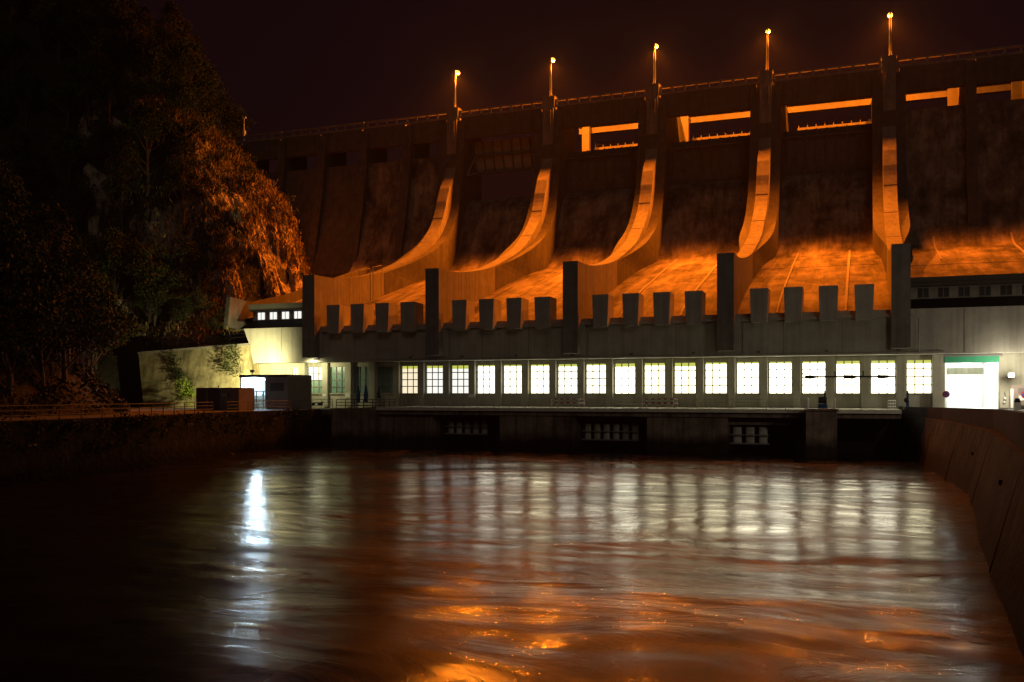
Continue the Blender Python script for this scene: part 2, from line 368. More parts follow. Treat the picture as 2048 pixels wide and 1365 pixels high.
# wings: dark sloped roof, window band, eave
def wing(x0, x1, lit):
    b = MB(); b.prism_x([(106.5,15.16),(109.5,16.45),(109.9,16.45),(109.9,15.16)], x0, x1); H(b.build('sloped_roof', M['dark']))
    b = MB(); b.box(x0, x1, 109.6, 111, 16.46, 17.75); w = H(b.build('wing_wall', M['house']))
    b = MB(); b.box(x0, x1, 108.7, 111.2, 17.753, 18.55); b.box(x0, x1, 108.5, 109, 18.2, 18.7); H(b.build('eave', M['beam']))
    x = x0+.9
    while x < x1-1.2:
        b = MB(); 
        for dx in (0, .58): b.box(x+dx-.0, x+dx+.5, 109.52, 109.596, 16.62, 17.6)
        wd = b.build('window', M['winc'] if lit else M['black'], w)
        b = MB(); b.box(x+.5, x+.58, 109.48, 109.6, 16.6, 17.62); b.box(x-.06, x+1.14, 109.46, 109.6, 17.62, 17.68); b.box(x-.06, x+1.14, 109.46, 109.6, 16.54, 16.6); b.build('frame', M['metal'], wd)
        x += 2.0
wing(4.75, 60, False); wing(-80.5, PX[0]-.95, True)
# side wall of the left wing / chute kerb
b = MB(); b.prism_x([(105.6,15.5),(106.2,19.6),(111,19.3),(120,21.3),(132,24.9),(145,28.8),(145,24),(112,15)], -82.4, -81.75)
pass
H(b.build('side_wall', M['dam']))
# facade: wall panels around the windows, pilasters, sills
WX = [-56.7+3.6*k for k in range(-4, 18)]; WW = 2.5; Z0, Z1 = 6.28, 9.83; ZD = 4.6
b = MB()
b.box(-80, 8.3, YF, YF+.4, Z1, 10.397); b.box(-71.3, 8.3, YF, YF+.4, ZD-.5, Z0)
xsx = [-71.3]+[v for w in WX for v in (w, w+WW)]+[8.3]
for k in range(0, len(xsx), 2): b.box(xsx[k], xsx[k+1], YF, YF+.4, Z0, Z1)
b.box(-80, -73.6, YF, YF+.4, ZD-.5, Z1); b.box(-73.6, -72.6, YF, YF+.4, 6.75, 8.1); b.box(-72.6, -71.3, YF, YF+.4, ZD-.5, Z1)
b.box(13.4, 60, YF, YF+.4, ZD-.5, 10.397); b.box(8.3, 13.4, YF, YF+.4, 10.1, 10.397)
H(b.build('facade_wall', M['facade']))
for k, x in enumerate(WX):
    b = MB(); b.box(x-.98, x-.14, YF-.55, YF-.003, ZD-.1, 10.393); H(b.build('pilaster', M['facade']))
    b = MB(); b.box(x-.13, x+WW+.05, YF-.18, YF-.004, Z0-.14, Z0-.02); H(b.build('sill', M['facade']))
    idx = k-4; f = MB(); w_ = .05
    thick = .055
    for j in range(1, 3): f.box(x+WW*j/3-thick, x+WW*j/3+thick, YF+.10, YF+.16, Z0, Z1)
    for j in range(1, 4): zz = Z0+(Z1-Z0)*j/4; f.box(x, x+WW, YF+.095, YF+.155, zz-thick, zz+thick)
    f.box(x, x+.06, YF+.09, YF+.17, Z0, Z1); f.box(x+WW-.06, x+WW, YF+.09, YF+.17, Z0, Z1)
    fr = H(f.build('window', M['metal']))
    if idx < -3: pass
    if idx == -4:
        MB().box(x, x+WW, YF+.2, YF+.25, 8.05, Z1).build('pane', M['winc'], fr); MB().box(x, x+WW, YF+.2, YF+.25, Z0, 8.046).build('pane', M['unlit'], fr)
    elif idx < 0: MB().box(x, x+WW, YF+.2, YF+.25, Z0, Z1).build('pane', M['unlit'], fr)
    else:
        m = M['winw'] if idx == 0 else M['winc'] if idx < 3 else M['v%d' % random.choice((0,1,2))] if idx < 8 else M['v%d' % random.choice((1,3,4,4))]
        bl = random.choice([.18, .3, .34, .42])
        MB().box(x, x+WW, YF+.2, YF+.25, Z0, Z1-bl).build('pane', m, fr); MB().box(x, x+WW, YF+.2, YF+.25, Z1-bl+.003, Z1).build('top_glow', M['top_glow'], fr)  # pane below, added glowing strip for the yellow-green upper light
b = MB(); b.box(7.05, 8.1, YF-.55, YF-.003, ZD-.1, 10.393); H(b.build('pilaster', M['facade']))
f = MB(); f.box(-73.15,-73.08,YF+.1,YF+.16,8.1,Z1); f.box(-73.6,-72.6,YF+.1,YF+.16,8.62,8.68); fr = H(f.build('window', M['metal']))
MB().box(-73.6,-72.6,YF+.2,YF+.25,8.1,Z1).build('pane', M['winw'], fr)
d = H(MB().box(-73.6,-72.6,YF+.1,YF+.2,ZD-.05,6.745).build('door', M['blue'])); MB().box(-72.8,-72.72,YF+.03,YF+.098,5.6,5.75).build('handle', M['metal'], d)
# bright hall behind the big gate
b = MB(); ya, yb = YF+.41, YF+14
b.add([(8.3,ya,ZD),(13.4,ya,ZD),(13.4,yb,ZD),(8.3,yb,ZD)], [(0,1,2,3)])
b.add([(8.3,yb,ZD),(13.4,yb,ZD),(13.4,yb,10.1),(8.3,yb,10.1)], [(0,1,2,3)])
b.add([(8.3,ya,ZD),(8.3,yb,ZD),(8.3,yb,10.1),(8.3,ya,10.1)], [(0,1,2,3)])
b.add([(13.4,ya,ZD),(13.4,yb,ZD),(13.4,yb,10.1),(13.4,ya,10.1)], [(0,1,2,3)])
b.add([(8.3,ya,10.1),(13.4,ya,10.1),(13.4,yb,10.1),(8.3,yb,10.1)], [(0,1,2,3)])
H(b.build('hall_interior', M['white']))
g = H(MB().box(8.25, 13.45, YF-.25, YF-.004, 9.5, 10.15).build('roller_shutter', M['green'])); MB().box(8.0,13.75,YF-.4,YF-.004,10.152,10.34).build('shutter_box', M['metal'], g)
H(MB().box(8.6, 12.2, YF+2, YF+2.3, 8.3, 9.0).build('crane_beam', M['facade']))
for xx in (9.4, 12.3):
    H(MB().tube((xx,YF+2.5,9.85),(xx,YF+9,9.85),.07).build('ceiling_tube', M['tube']))
hl = point('hall_light', (10.8, YF+5, 9.2), 2600, (.95,1,.95), .5)
H(hl)
# floodlights
t = thing('floodlight', 'bright white floodlight beside the open gate on the powerhouse wall', 'floodlight', 'white floodlights at the powerhouse', (14.2, 106.2, 8.1))
MB().box(-.28,.28,-.12,.12,-.2,.2).build('housing', M['lampm'], t); MB().box(-.24,.24,-.16,-.122,-.16,.16).build('lens', M['flood'], t); MB().tube((0,.1,0),(0,2.7,0),.05).build('bracket', M['lampm'], t)
point('flood_light', (0,-.9,.1), 1300, (1,.88,.66), .3, t)

# ================================================================== yard, deck, quays
def struct(o): return tag(o, kind='structure')
struct(MB().prism_z([(-60.2,30),(-52,30),(-53.6,45.5),(-55.4,61.5),(-60.6,79.5),(-61.6,97),(-59.9,97),(-59.9,108.9),(-82,108.9),(-125,105.6),(-125,30)], 3.7, 4.25).build('ground', M['ground']))
b = MB(); b.prism_z([(-51.5,28),(-53.5,45.5),(-55.3,61.5),(-60.5,79.5),(-61.5,97.2),(-63,97.2),(-62.2,79.7),(-57,62),(-55.2,45.7),(-53,28)], -3, 4.31)
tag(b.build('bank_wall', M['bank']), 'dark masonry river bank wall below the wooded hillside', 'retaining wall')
b = MB(); b.box(-59.9,-54.2,97,108.9,-3,4.45); tag(b.build('quay_block', M['wet']), 'blocky concrete quay end with railed top between bank wall and deck', 'quay')
# deck with front edge
deck = thing('deck', 'pale concrete service deck carrying the walkway in front of the lit windows', 'deck', loc=(-25, 103, 4.2))
def K(o):
    o.parent = deck; o.matrix_parent_inverse = Matrix.Translation(deck.location).inverted(); return o
K(MB().box(-54.19, 3.6, 97.6, 108.9, 4.25, 4.6).build('slab', M['deckc'])); K(MB().box(-54.19,3.6,98.0,98.4,3.75,4.246).build('edge_beam', M['wet']))
# draft tube piers and gates below the deck
def pier(x0, x1, y0, label, slots=0):
    t = MB().box(x0, x1, y0, 108, -4, 3.74).build('draft_pier', M['wet'])
    return tag(t, label, 'pier', 'piers below the deck')
pier(-38.6,-29.8, 98.2, 'broad concrete pier under the deck between the first two draft gates')
pier(-21.6,-13.1, 98.2, 'broad concrete pier under the deck between the middle and last draft gates')
pier(-54.15,-47.2, 98.6, 'recessed concrete wall under the deck beside the quay block')
b = MB(); b.box(-5.15,-2.3, 95.2, 97.58,-4,4.5); b.box(-5.3,-2.15,95.05,97.55,4.503,4.72); pr = tag(b.build('pier_head', M['wet']), 'narrow pier head standing forward of the deck with a rail on top', 'pier')
def gate(x0, x1, n, z0, z1, label, y=100.6):
    t = thing('draft_gate', label, 'gate', 'draft gates below the deck', ((x0+x1)/2, y, z0)); L = x1-x0; h = z1-z0
    MB().box(-L/2-.5, L/2+2.2, -.7, .3, h+.25, h+1.1).build('header_beam', M['wet'], t)
    for k in range(n):
        xx = -L/2+L*(k+.5)/n
        b = MB(); hw = L/n*.34
        for q in range(6):
            a0 = math.pi*q/6; a1 = math.pi*(q+1)/6
            b.add([(xx-hw*math.cos(a0),-.5*math.sin(a0)*hw,0),(xx-hw*math.cos(a1),-.5*math.sin(a1)*hw,0),(xx-hw*math.cos(a1),-.5*math.sin(a1)*hw,h),(xx-hw*math.cos(a0),-.5*math.sin(a0)*hw,h)], [(0,1,2,3)])
        b.build('panel', M['gatem'], t, smooth=True)
    MB().box(-L/2,L/2,-.55,-.42,-.1,.06).build('rail', M['metal'], t); MB().box(-L/2,L/2,-.55,-.45,h*.5,h*.5+.09).build('rail', M['metal'], t)
gate(-46.3,-40.9, 5, 1.5, 3.1, 'draft gate with ribbed panels nearest the quay block')
gate(-29.4,-22.9, 6, 1.1, 2.9, 'ribbed draft gate with a long header beam between the two broad piers')
gate(-13.0,-9.0, 3, 1.0, 2.7, 'short draft gate with three panels beside the broad pier', 100.0)
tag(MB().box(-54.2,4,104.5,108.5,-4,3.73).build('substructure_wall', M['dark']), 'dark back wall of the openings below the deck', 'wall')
# right quay
rb_ = [(3.35,108.8),(3.4,103.8),(4.97,85.5),(5.77,71.6),(6.06,63.1),(5.35,52),(4.53,42.4),(3.88,31.3),(3.58,25.3),(3.2,4)]
rq = [(x+1.05*sstep(106,90,0) if False else x+1.05*min(1, max(0, (99-y)/14)), y) for x, y in rb_]
b = MB()
for (ba, bb), (ta, tb) in zip(zip(rb_, rb_[1:]), zip(rq, rq[1:])):
    n = 4
    for k in range(n):
        f0, f1 = k/n, (k+1)/n; g = lambda a, c, f: (lerp(a[0],c[0],f), lerp(a[1],c[1],f))
        p0, p1 = g(ba,bb,f0), g(ba,bb,f1); q0, q1 = g(ta,tb,f0), g(ta,tb,f1); e = 1.25
        b.add([(p0[0]-(q0[0]-p0[0])*e,p0[1],-5),(p1[0]-(q1[0]-p1[0])*e,p1[1],-5),(q1[0],q1[1],4.0),(q0[0],q0[1],4.0)], [(0,1,2,3)])
b.add([(x,y,4.0) for x,y in rq]+[(60,4,4.0),(60,108.8,4.0)], [tuple(range(len(rq)+2))])
b.add([(rb_[0][0],108.8,-5),(60,108.8,-5),(60,108.8,4),(rq[0][0],108.8,4)], [(0,1,2,3)])
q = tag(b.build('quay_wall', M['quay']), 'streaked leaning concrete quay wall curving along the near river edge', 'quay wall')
b = MB(); ins = [(x+.35, y) for x, y in rq]; out = [(x+.75, y) for x, y in rq]
for i in range(len(ins)-1):
    za = lerp(4.85, 5.45, sstep(105, 45, 0) if False else min(1, max(0, (105-ins[i][1])/60))); zb = lerp(4.85, 5.45, min(1, max(0, (105-ins[i+1][1])/60)))
    b.hexa([(*ins[i],4.0),(*out[i],4.0),(*out[i+1],4.0),(*ins[i+1],4.0)], [(*ins[i],za),(*out[i],za),(*out[i+1],zb),(*ins[i+1],zb)])
b.build('parapet', M['dark'], q)
for yy in (74, 57.5, 36):
    xb = pw(sorted((y, x) for x, y in rb_), yy); xt = pw(sorted((y, x) for x, y in rq), yy)
    MB().hexa([(xb-.2,yy-.02,-.6),(xb+.1,yy-.02,-.6),(xb+.1,yy+.02,-.6),(xb-.2,yy+.02,-.6)], [(xt-.03,yy-.02,3.9),(xt+.1,yy-.02,3.9),(xt+.1,yy+.02,3.9),(xt-.03,yy+.02,3.9)]).build('joint', M['dark'], q)
for yy, zz in ((65.5, 2.4), (41, 2.7)):
    f = zz/4; xb = lerp(pw(sorted((y, x) for x, y in rb_), yy), pw(sorted((y, x) for x, y in rq), yy), f)
    MB().tube((xb-.12,yy,zz),(xb+.3,yy,zz),.11,n=10).build('drain_pipe', M['dark'], q)
struct(MB().prism_z([(x+.76,y) for x,y in rq]+[(60,4),(60,108.8)], 4.01, 4.6).build('yard', M['ground']))

t = thing('street_lamp', 'pale grey street lamp standing on the right quay yard', 'street lamp', loc=(13, 75, 4.6))
MB().tube((0,0,0),(0,0,.8),.14,.13).tube((0,0,.8),(0,0,8.2),.09,.06).build('pole', M['railm'], t, smooth=True); MB().tube((0,0,8.15),(-.9,.5,8.4),.045).build('arm', M['railm'], t)
MB().ball((-1.2,.65,8.42),.3,(1.4,.9,.35)).build('lamp_head', M['lampm'], t, smooth=True); MB().ball((-1.2,.65,8.36),.22,(1.2,.9,.5)).build('bulb', M['flood'], t, smooth=True)
point('yard_light', (-1.2,.65,8.0), 1700, (1,.86,.62), .2, t)

# railings
def railing(pts, label, name='railing', h=1.05, step=1.9, m='railm', r=.03, group=None, rails=3):
    t = thing(name, label, 'railing', group, pts[0]); o0 = Vector(pts[0])
    pm = MB().tube((0,0,0),(0,0,h),r*1.15,n=6).build('post', M[m], mesh_only=True)
    rb = MB()
    for a, c in zip(pts, pts[1:]):
        a = Vector(a); c = Vector(c); n = max(1, round((c-a).length/step))
        for k in range(n+(1 if c == Vector(pts[-1]) else 0)): inst('post', pm, t, (a+(c-a)*k/n)-o0)
        for j in range(rails): zz = Vector((0,0,h*(1-j/rails))); rb.tube(a-o0+zz, c-o0+zz, r, n=5)
    rb.build('rail', M[m], t); return t
railing([(-54,97.75,4.6),(-5.4,97.75,4.6)], 'long thin steel railing along the front edge of the deck')
railing([(-53,28,4.3),(-55,45.6,4.3),(-56.9,61.9,4.3),(-61.4,77,4.3)], 'long grey railing on the wooded river bank wall', step=2.2, r=.035, m='dim')
railing([(-62,80,4.3),(-63,97.3,4.4),(-60,97.3,4.5)], 'steel railing along the bank edge in front of the sheds', m='dim')
railing([(-59.5,97.4,4.46),(-54.5,97.4,4.46),(-54.5,103,4.46)], 'dark railing around the top of the quay block', m='black', r=.045, step=1.3)
railing([(-5.0,95.3,4.73),(-5.0,97.4,4.73)], 'short bright handrail on one edge of the pier head', r=.06, m='white', h=.95, step=.7)
railing([(-2.5,95.3,4.73),(-2.5,97.4,4.73)], 'short bright handrail at the inner edge of the pier head', r=.06, m='white', h=.95, step=.7)
railing([(2.4,99,4.61),(3.2,102.5,4.61)], 'short sloping handrail by the quay wall corner', r=.05, m='white', h=.9, step=1.2)

# ================================================================== small things on the deck
def barricade(x, y, L, label):
    t = thing('barricade', label, 'barricade', 'red and white barricades', (x, y, 4.605))
    for yy in (0, 2.2):
        for xx in (0, L): MB().box(xx-.04,xx+.04,yy-.04,yy+.04,0,1.1).build('post', M['white'], t)
    def bar(p, q, z):
        b = MB(); n = max(2, round((Vector(q)-Vector(p)).length/.35)); P = Vector(p); Q = Vector(q)
        for k in range(n):
            a = P+(Q-P)*k/n; c = P+(Q-P)*(k+1)/n; w = .05
            b.box(min(a.x,c.x)-(w if a.x == c.x else 0), max(a.x,c.x)+(w if a.x == c.x else 0), min(a.y,c.y)-(w if a.y == c.y else 0), max(a.y,c.y)+(w if a.y == c.y else 0), z, z+.16, k % 2)
        b.build('striped_board', [M['white'], M['red']], t)
    for z in (.5, .94): bar((0,-.05,0),(L,-.05,0),z); bar((L+.06,0,0),(L+.06,2.2,0),z); bar((-.06,0,0),(-.06,2.2,0),z)
barricade(-32.8, 99.5, 3.2, 'red and white striped barricade on the deck above the gap beside the broad pier')
barricade(-22.4, 99.5, 3.4, 'red and white striped barricade on the deck, one nearer the open gate')
def sign(x, y, z, w, h, label, m='white'):
    t = tag(MB().box(x-w/2,x+w/2,y-.06,y,z-h/2,z+h/2).build('notice_plate', M[m]), label, 'sign', 'small notice plates on the facade pilasters')
    return t
yp = YF-.553
sign(WX[1]-.56, yp, 6.0, .5, .35, 'tiny white plate on the pilaster beside the half lit window')
sign(WX[2]-.56, yp, 5.95, .8, .6, 'white notice plate between two unlit green windows')
sign(WX[7]-.56, yp, 5.95, .8, .45, 'pale notice plate on the pilaster between white lit windows')
sign(WX[19]-.56, yp, 5.95, .8, .45, 'pale notice plate on the pilaster under the hanging lifting beam', 'facade')
sign(WX[17]-.56, yp, 5.95, .7, .45, 'dim notice plate on the pilaster left of the hanging lifting beam', 'facade')
def cone(x, y, h, r, label, m):
    t = thing('folded_parasol', label, 'parasol', 'folded parasols on the terrace', (x, y, 4.6))
    MB().tube((0,0,0),(0,0,h),.035).build('pole', M['metal'], t); MB().tube((0,0,h*.18),(0,0,h*.5),r*.8,r).tube((0,0,h*.5),(0,0,h*.97),r,.06).build('canopy', M[m], t); MB().tube((0,0,0),(0,0,.12),.3).build('foot', M['black'], t)
cone(-71.6, 107.0, 2.3, .26, 'folded white and blue parasol next to the blue door', 'white')
cone(-71.0, 107.2, 2.4, .28, 'folded dark blue parasol standing near the blue door', 'bluec')
cone(-70.2, 107.4, 2.1, .24, 'folded brown parasol by the pilaster near the blue door', 'brown')
cone(-61.1, 105.4, 2.7, .3, 'folded blue parasol between unlit windows', 'bluec')
cone(-60.2, 105.8, 2.9, .33, 'tall folded blue parasol beside the unlit windows', 'bluec')
cone(-58.4, 106, 2.6, .28, 'folded dark parasol standing alone by the last unlit window', 'black')
t = thing('cart', 'small dark hand cart on the terrace under the half lit window', 'cart', loc=(-68.2, 106.6, 4.6))
MB().box(-.9,.9,-.35,.35,.32,.42).build('bed', M['black'], t); MB().tube((.9,0,.4),(1.3,0,1.0),.03).build('handle', M['metal'], t)
for xx in (-.6,.6): MB().tube((xx,-.4,.18),(xx,.4,.18),.18,n=10).build('wheel', M['black'], t)
# lifting beam
t = thing('lifting_beam', 'long dark lifting beam hanging in front of the last lit windows', 'lifting beam', loc=(-1.2, 104.6, 8.0))
b = MB(); L = 4.85
b.tube((-L+.3,0,0),(-L+1.0,0,0),.19,.19,n=8).tube((-L+1.0,0,0),(-L+1.6,0,.02),.19,.09); b.tube((-L+1.6,0,.02),(L-.5,0,0),.09,n=8)
b.tube((-.6,0,0),(.2,0,-.02),.2,.2); b.tube((.2,0,-.02),(.8,0,0),.2,.09); b.tube((2.7,0,0),(3.4,0,-.02),.19,.19); b.tube((3.4,0,0),(3.9,0,0),.19,.09)
b.build('beam', M['black'], t)
b = MB()
for s_, xx in ((-1,-L+.2),(1,L-.45)): b.tube((xx,0,0),(xx+.1*s_,0,.45),.05,.05,n=6); b.tube((xx,0,0),(xx+.05*s_,0,-.45),.05,.05,n=6)
b.build('end_fork', M['black'], t)
for xx in (-1.5, 1.3):
    MB().tube((xx,0,.05),(xx,0,.62),.09,n=8).build('lug', M['black'], t); MB().tube((xx,0,.6),(xx,1.75,2.55),.014,n=4).build('cable', M['black'], t)
b = MB()
for xx in (-3.1,-2.2,-1.8,-1.35,.9,1.7,2.0,3.0): b.tube((xx+.18,0,-.05),(xx,0,-.3),.03,.015,n=5)
b.build('hook', M['black'], t)
t = thing('winch', 'dark upright winch on the deck at the pier head', 'winch', loc=(-3.75, 99.6, 4.605))
MB().box(-.45,.45,-.3,.3,0,.55).build('base', M['bluec'], t); MB().tube((-.4,0,.95),(.4,0,.95),.34,n=12).build('drum', M['black'], t); MB().tube((.2,0,.5),(.2,0,1.9),.13,.08).build('post', M['black'], t)
t = thing('mooring_post', 'blue grey post with a dark bulge at the quay wall corner', 'post', loc=(4.3, 101.5, 4.605))
MB().tube((0,0,0),(0,0,1.9),.17,.1).build('pole', M['bluec'], t); MB().ball((-.1,0,.95),.28).build('collar', M['black'], t); MB().box(-.4,.4,-.3,.3,0,.3).build('base', M['metal'], t)
def round_sign(x, y, z, label):
    t = thing('round_sign', label, 'road sign', 'no stopping signs by the gate', (x, y, 4.605)); zz = z-4.605
    MB().tube((0,.06,0),(0,.06,zz+.3),.035).build('pole', M['railm'], t); MB().tube((0,0,zz),(0,.03,zz),.36,n=24).build('disc', M['red'], t)
    b = MB(); b.tube((0,-.012,zz),(0,-.004,zz),.27,n=24); b.build('inner_disc', M['blue'], t)
    b = MB(); a = .19
    for s_ in (-1, 1): b.hexa([(-a-.04,-.024,zz-s_*(a)),(-a+.04,-.024,zz-s_*a),(-a+.04,-.014,zz-s_*a),(-a-.04,-.014,zz-s_*a)], [(a-.04,-.024,zz+s_*a),(a+.04,-.024,zz+s_*a),(a+.04,-.014,zz+s_*a),(a-.04,-.014,zz+s_*a)])
    b.build('cross_bar', M['red'], t)
round_sign(8.2, 106.5, 6.15, 'round red and blue no stopping sign at the near jamb of the open gate')
round_sign(15.4, 106, 6.1, 'round red and blue no stopping sign in front of the notice board')
t = thing('notice_board', 'framed notice board with pale sheets right of the open gate', 'notice board', loc=(15.6, 107.8, 4.605))
MB().box(-1.2,1.2,0,.1,.4,2.5).build('board', M['brown'], t); MB().box(-1.25,-1.0,-.06,-.003,.1,2.1).build('post', M['white'], t)
for xx, zz, w, h, m in ((-.55,1.7,.5,.5,'pink'),(.3,1.5,.5,.7,'white'),(-.5,.9,.5,.5,'white')): MB().box(xx,xx+w,-.04,-.003,zz,zz+h).build('sheet', M[m], t)
t = thing('hydrant_cabinet', 'pale wall panel with hung hose fittings beside the open gate', 'cabinet', loc=(13.9, YF-.02, 4.605))
MB().box(-.42,.4,-.2,0,.1,1.9).build('panel', M['facade'], t); MB().ball((.05,-.28,1.1),.16).ball((0,-.26,.7),.14).build('fitting', M['white'], t); MB().tube((.1,-.24,1.35),(.02,-.26,1.75),.05).build('hose', M['metal'], t)
t = thing('barrel', 'small white barrel with a black lid at the quay yard edge', 'barrel', loc=(14.3, 103, 4.605))
MB().tube((0,0,0),(0,0,.75),.3,.32,n=14).build('body', M['white'], t); MB().tube((0,0,.75),(0,0,1.15),.34,.2,n=14).build('lid', M['black'], t)

# ================================================================== sheds on the left yard
t = thing('shed', 'low lit workshop shed with an open bright bay under the retaining wall', 'shed', loc=(-70.4, 98, 4.26))
x0, x1, xm, dpt, h = -3.6, 3.5, .2, 5.5, 4.0
MB().box(x0, x1, 0, dpt, h, h+.35).build('roof', M['metal'], t)
MB().box(xm, x1, .05, .25, 0, h-.003).build('front_wall', M['brown'], t); MB().box(xm+.8,x1-.5,.0,.046,2.3,3.3).build('shutter', M['cont'], t); MB().box(xm+.25,xm+.65,.0,.046,.9,1.5).build('switch_box', M['metal'], t); MB().box(x0,x1,-.22,-.003,h+.05,h+.25).build('gutter', M['dim'], t)
MB().box(x0, x1, dpt-.2, dpt-.003, 0, h-.003).build('back_wall', M['white'], t); MB().box(x0,x0+.2,.05,dpt-.21,0,h-.003).build('side_wall', M['white'], t); MB().box(x1-.2,x1,.26,dpt-.21,0,h-.003).build('side_wall', M['brown'], t); MB().box(xm,xm+.15,.26,dpt-.21,0,h-.003).build('partition', M['white'], t)
MB().box(x0,xm,-.02,.12,1.1,1.2).build('rail', M['metal'], t); MB().box(x0,xm,-.02,.12,2.2,2.3).build('rail', M['metal'], t)
for xx in (x0+1.7, xm-1.3, xm-.25): MB().box(xx-.06,xx+.06,-.01,.11,.0,2.2).build('post', M['metal'], t)
MB().tube((xm-1,1,1.2),(xm-1,1,1.7),.25,.2).ball((xm-1,1,1.8),.16).build('pump', M['black'], t)
MB().tube((x0+.6,1.5,h-.25),(xm-.5,1.5,h-.25),.07).build('tube_light', M['tube'], t)
point('shed_light', (-1.6, .5, h-.6), 2000, (.55,.80,1), .4, t)
MB().box(x0+.2, xm-.3, .6, 1.0, 0, 1.75).build('dim_half_panel', M['facade'], t)  # panel added so the lower half of the bright bay looks dimmer
t = thing('floodlight', 'yellowish work floodlight on a short stand on the shed roof', 'floodlight', 'white floodlights at the powerhouse', (-74.3, 101.0, 8.62))
MB().tube((0,0,0),(0,0,.35),.05).build('stand', M['lampm'], t); MB().box(-.25,.25,-.12,.12,.35,.7).build('housing', M['lampm'], t); MB().box(-.21,.21,.122,.16,.39,.66).build('lens', M['flood'], t)
point('work_light', (-.2,.45,.75), 8200, (1,.90,.42), .3, t, (R(178), (R(92),0,R(42))))
t = thing('container', 'dark storage container with a paler end panel beside the lit shed', 'container', loc=(-70.2, 89.5, 4.26))
cb = MB().box(-3.6,-.2,0,3,0,2.65)
for k in range(16): cb.box(-3.5+k*.2,-3.4+k*.2,-.05,-.002,.15,2.5)
cb.build('body', M['cont'], t); MB().box(-2.0,-1.9,-.12,-.052,.2,2.4).build('lock_bar', M['metal'], t); MB().box(-.197,2.5,0,3,0,2.65).build('end_cabin', M['pink'], t); MB().box(.0,.9,-.05,-.003,1.6,1.95).build('nameplate', M['metal'], t); MB().box(1.0,1.15,-.08,-.003,1.55,2.0).build('vent', M['black'], t)
MB().tube((-.3,-.06,0),(-.3,-.06,2.9),.05).build('downpipe', M['bluec'], t)
# lights box under the first pier
t = thing('wall_lamp', 'small white wall lamp below the first pier end', 'lamp', loc=(-67.9, 106.0, 10.7))
MB().box(-.45,.1,-.12,0,-.12,.06).build('housing', M['white'], t); MB().box(-.4,.05,-.1,-.02,-.16,-.123).build('lens', M['flood'], t); point('wall_light', (-.6,-.6,-.55), 900, (1,.90,.48), .3, t, (R(172), (R(55),0,0)))
# retaining wall behind the sheds
b = MB(); T = [(-97.4,105.8,11.9),(-92,106.1,12.2),(-86,106.5,12.55),(-79.3,107.2,12.9)]; Bt = [(-94.2,103.4,3.9),(-90,103.8,3.9),(-85,104.4,3.9),(-78.4,105.6,3.9)]
for i in range(3):
    b.hexa([Bt[i],Bt[i+1],(Bt[i+1][0],109,3.9),(Bt[i][0],109,3.9)], [T[i],T[i+1],(T[i+1][0],109,T[i+1][2]),(T[i][0],109,T[i][2])])
M['retain'] = mat('retaining_concrete', (.50, .43, .24), stain=.5, streak=.5, var=.3, scale=.8)
rw = tag(b.build('retaining_wall', M['retain']), 'leaning stained concrete retaining wall behind the sheds', 'retaining wall')
b = MB()
for i in range(3):
    a, c = T[i], T[i+1]
    b.hexa([(a[0],a[1]-.15,a[2]),(c[0],c[1]-.15,c[2]),(c[0],109,c[2]),(a[0],109,a[2])], [(a[0],a[1]-.15,a[2]+.3),(c[0],c[1]-.15,c[2]+.3),(c[0],109,c[2]+.3),(a[0],109,a[2]+.3)])
b.build('coping', M['joint'], rw)
railing([(-97,107,12.2),(-89,107.4,12.7),(-80,108,13.2)], 'thin dark fence on top of the retaining wall', name='fence', m='black', h=1.5, step=2.6)

# ================================================================== hill, rock slope
def profA(d): return pw([(-30,-8),(0,-.3),(4,2),(12,9),(40,33),(70,55),(120,85),(200,110)], d)
def profB(d): return pw([(-5,-6),(0,0),(1.5,5.5),(4,13.5),(11.6,20.5),(17,26.5),(25,32.5),(40,43),(60,56),(110,84),(200,115)], d)
def base(y): return 15.2+.31*(min(y,146)-106)
def hillz(x, y):
    foot = min(-64.5, -.925*min(y,108)-1.5); A = 4.1+profA(foot-x)
    d = -84.5-x-.65*max(0, y-129); full = base(y)+profB(d); st = 12.2+.12*max(d,0)+ (max(0,d-25)*.55)
    Bz = lerp(st, full, sstep(107, 123, y))
    return lerp(A, Bz, sstep(102, 108, y)) if x < -98 else (Bz if y > 106 else (A if y < 103 else lerp(A, Bz, (y-103)/3)))
def hn(x, y, z, s=.05): return noise.fractal(Vector((x*s, y*s, z*s)), 1, 2, 5)
b = MB(); xs = [-60-3*i for i in range(62)]; ys = [10+3*j for j in range(65)]; vs = []; fs = []
for y in ys:
    for x in xs:
        z = hillz(x, y); z += hn(x, y, z)*1.6
        if -124 < x and 108 < y < 154: z -= 3
        if x > -97 and 88 < y < 108: z = min(z, 3.4)
        if x > -67: z = min(z, 3.5)
        if x > -86 and y > 105: z = 3
        if 60 < y < 107 and x > -.925*y-2: z = min(z, 3.4)
        vs.append((x, y, z))
n = len(xs)
for j in range(len(ys)-1):
    for i in range(n-1): a = j*n+i; fs.append((a, a+1, a+n+1, a+n))
b.add(vs, fs); hill = struct(b.build('hill', M['soil'], smooth=True))
b = MB(); nx, ny = 84, 110; vs = []; fs = []
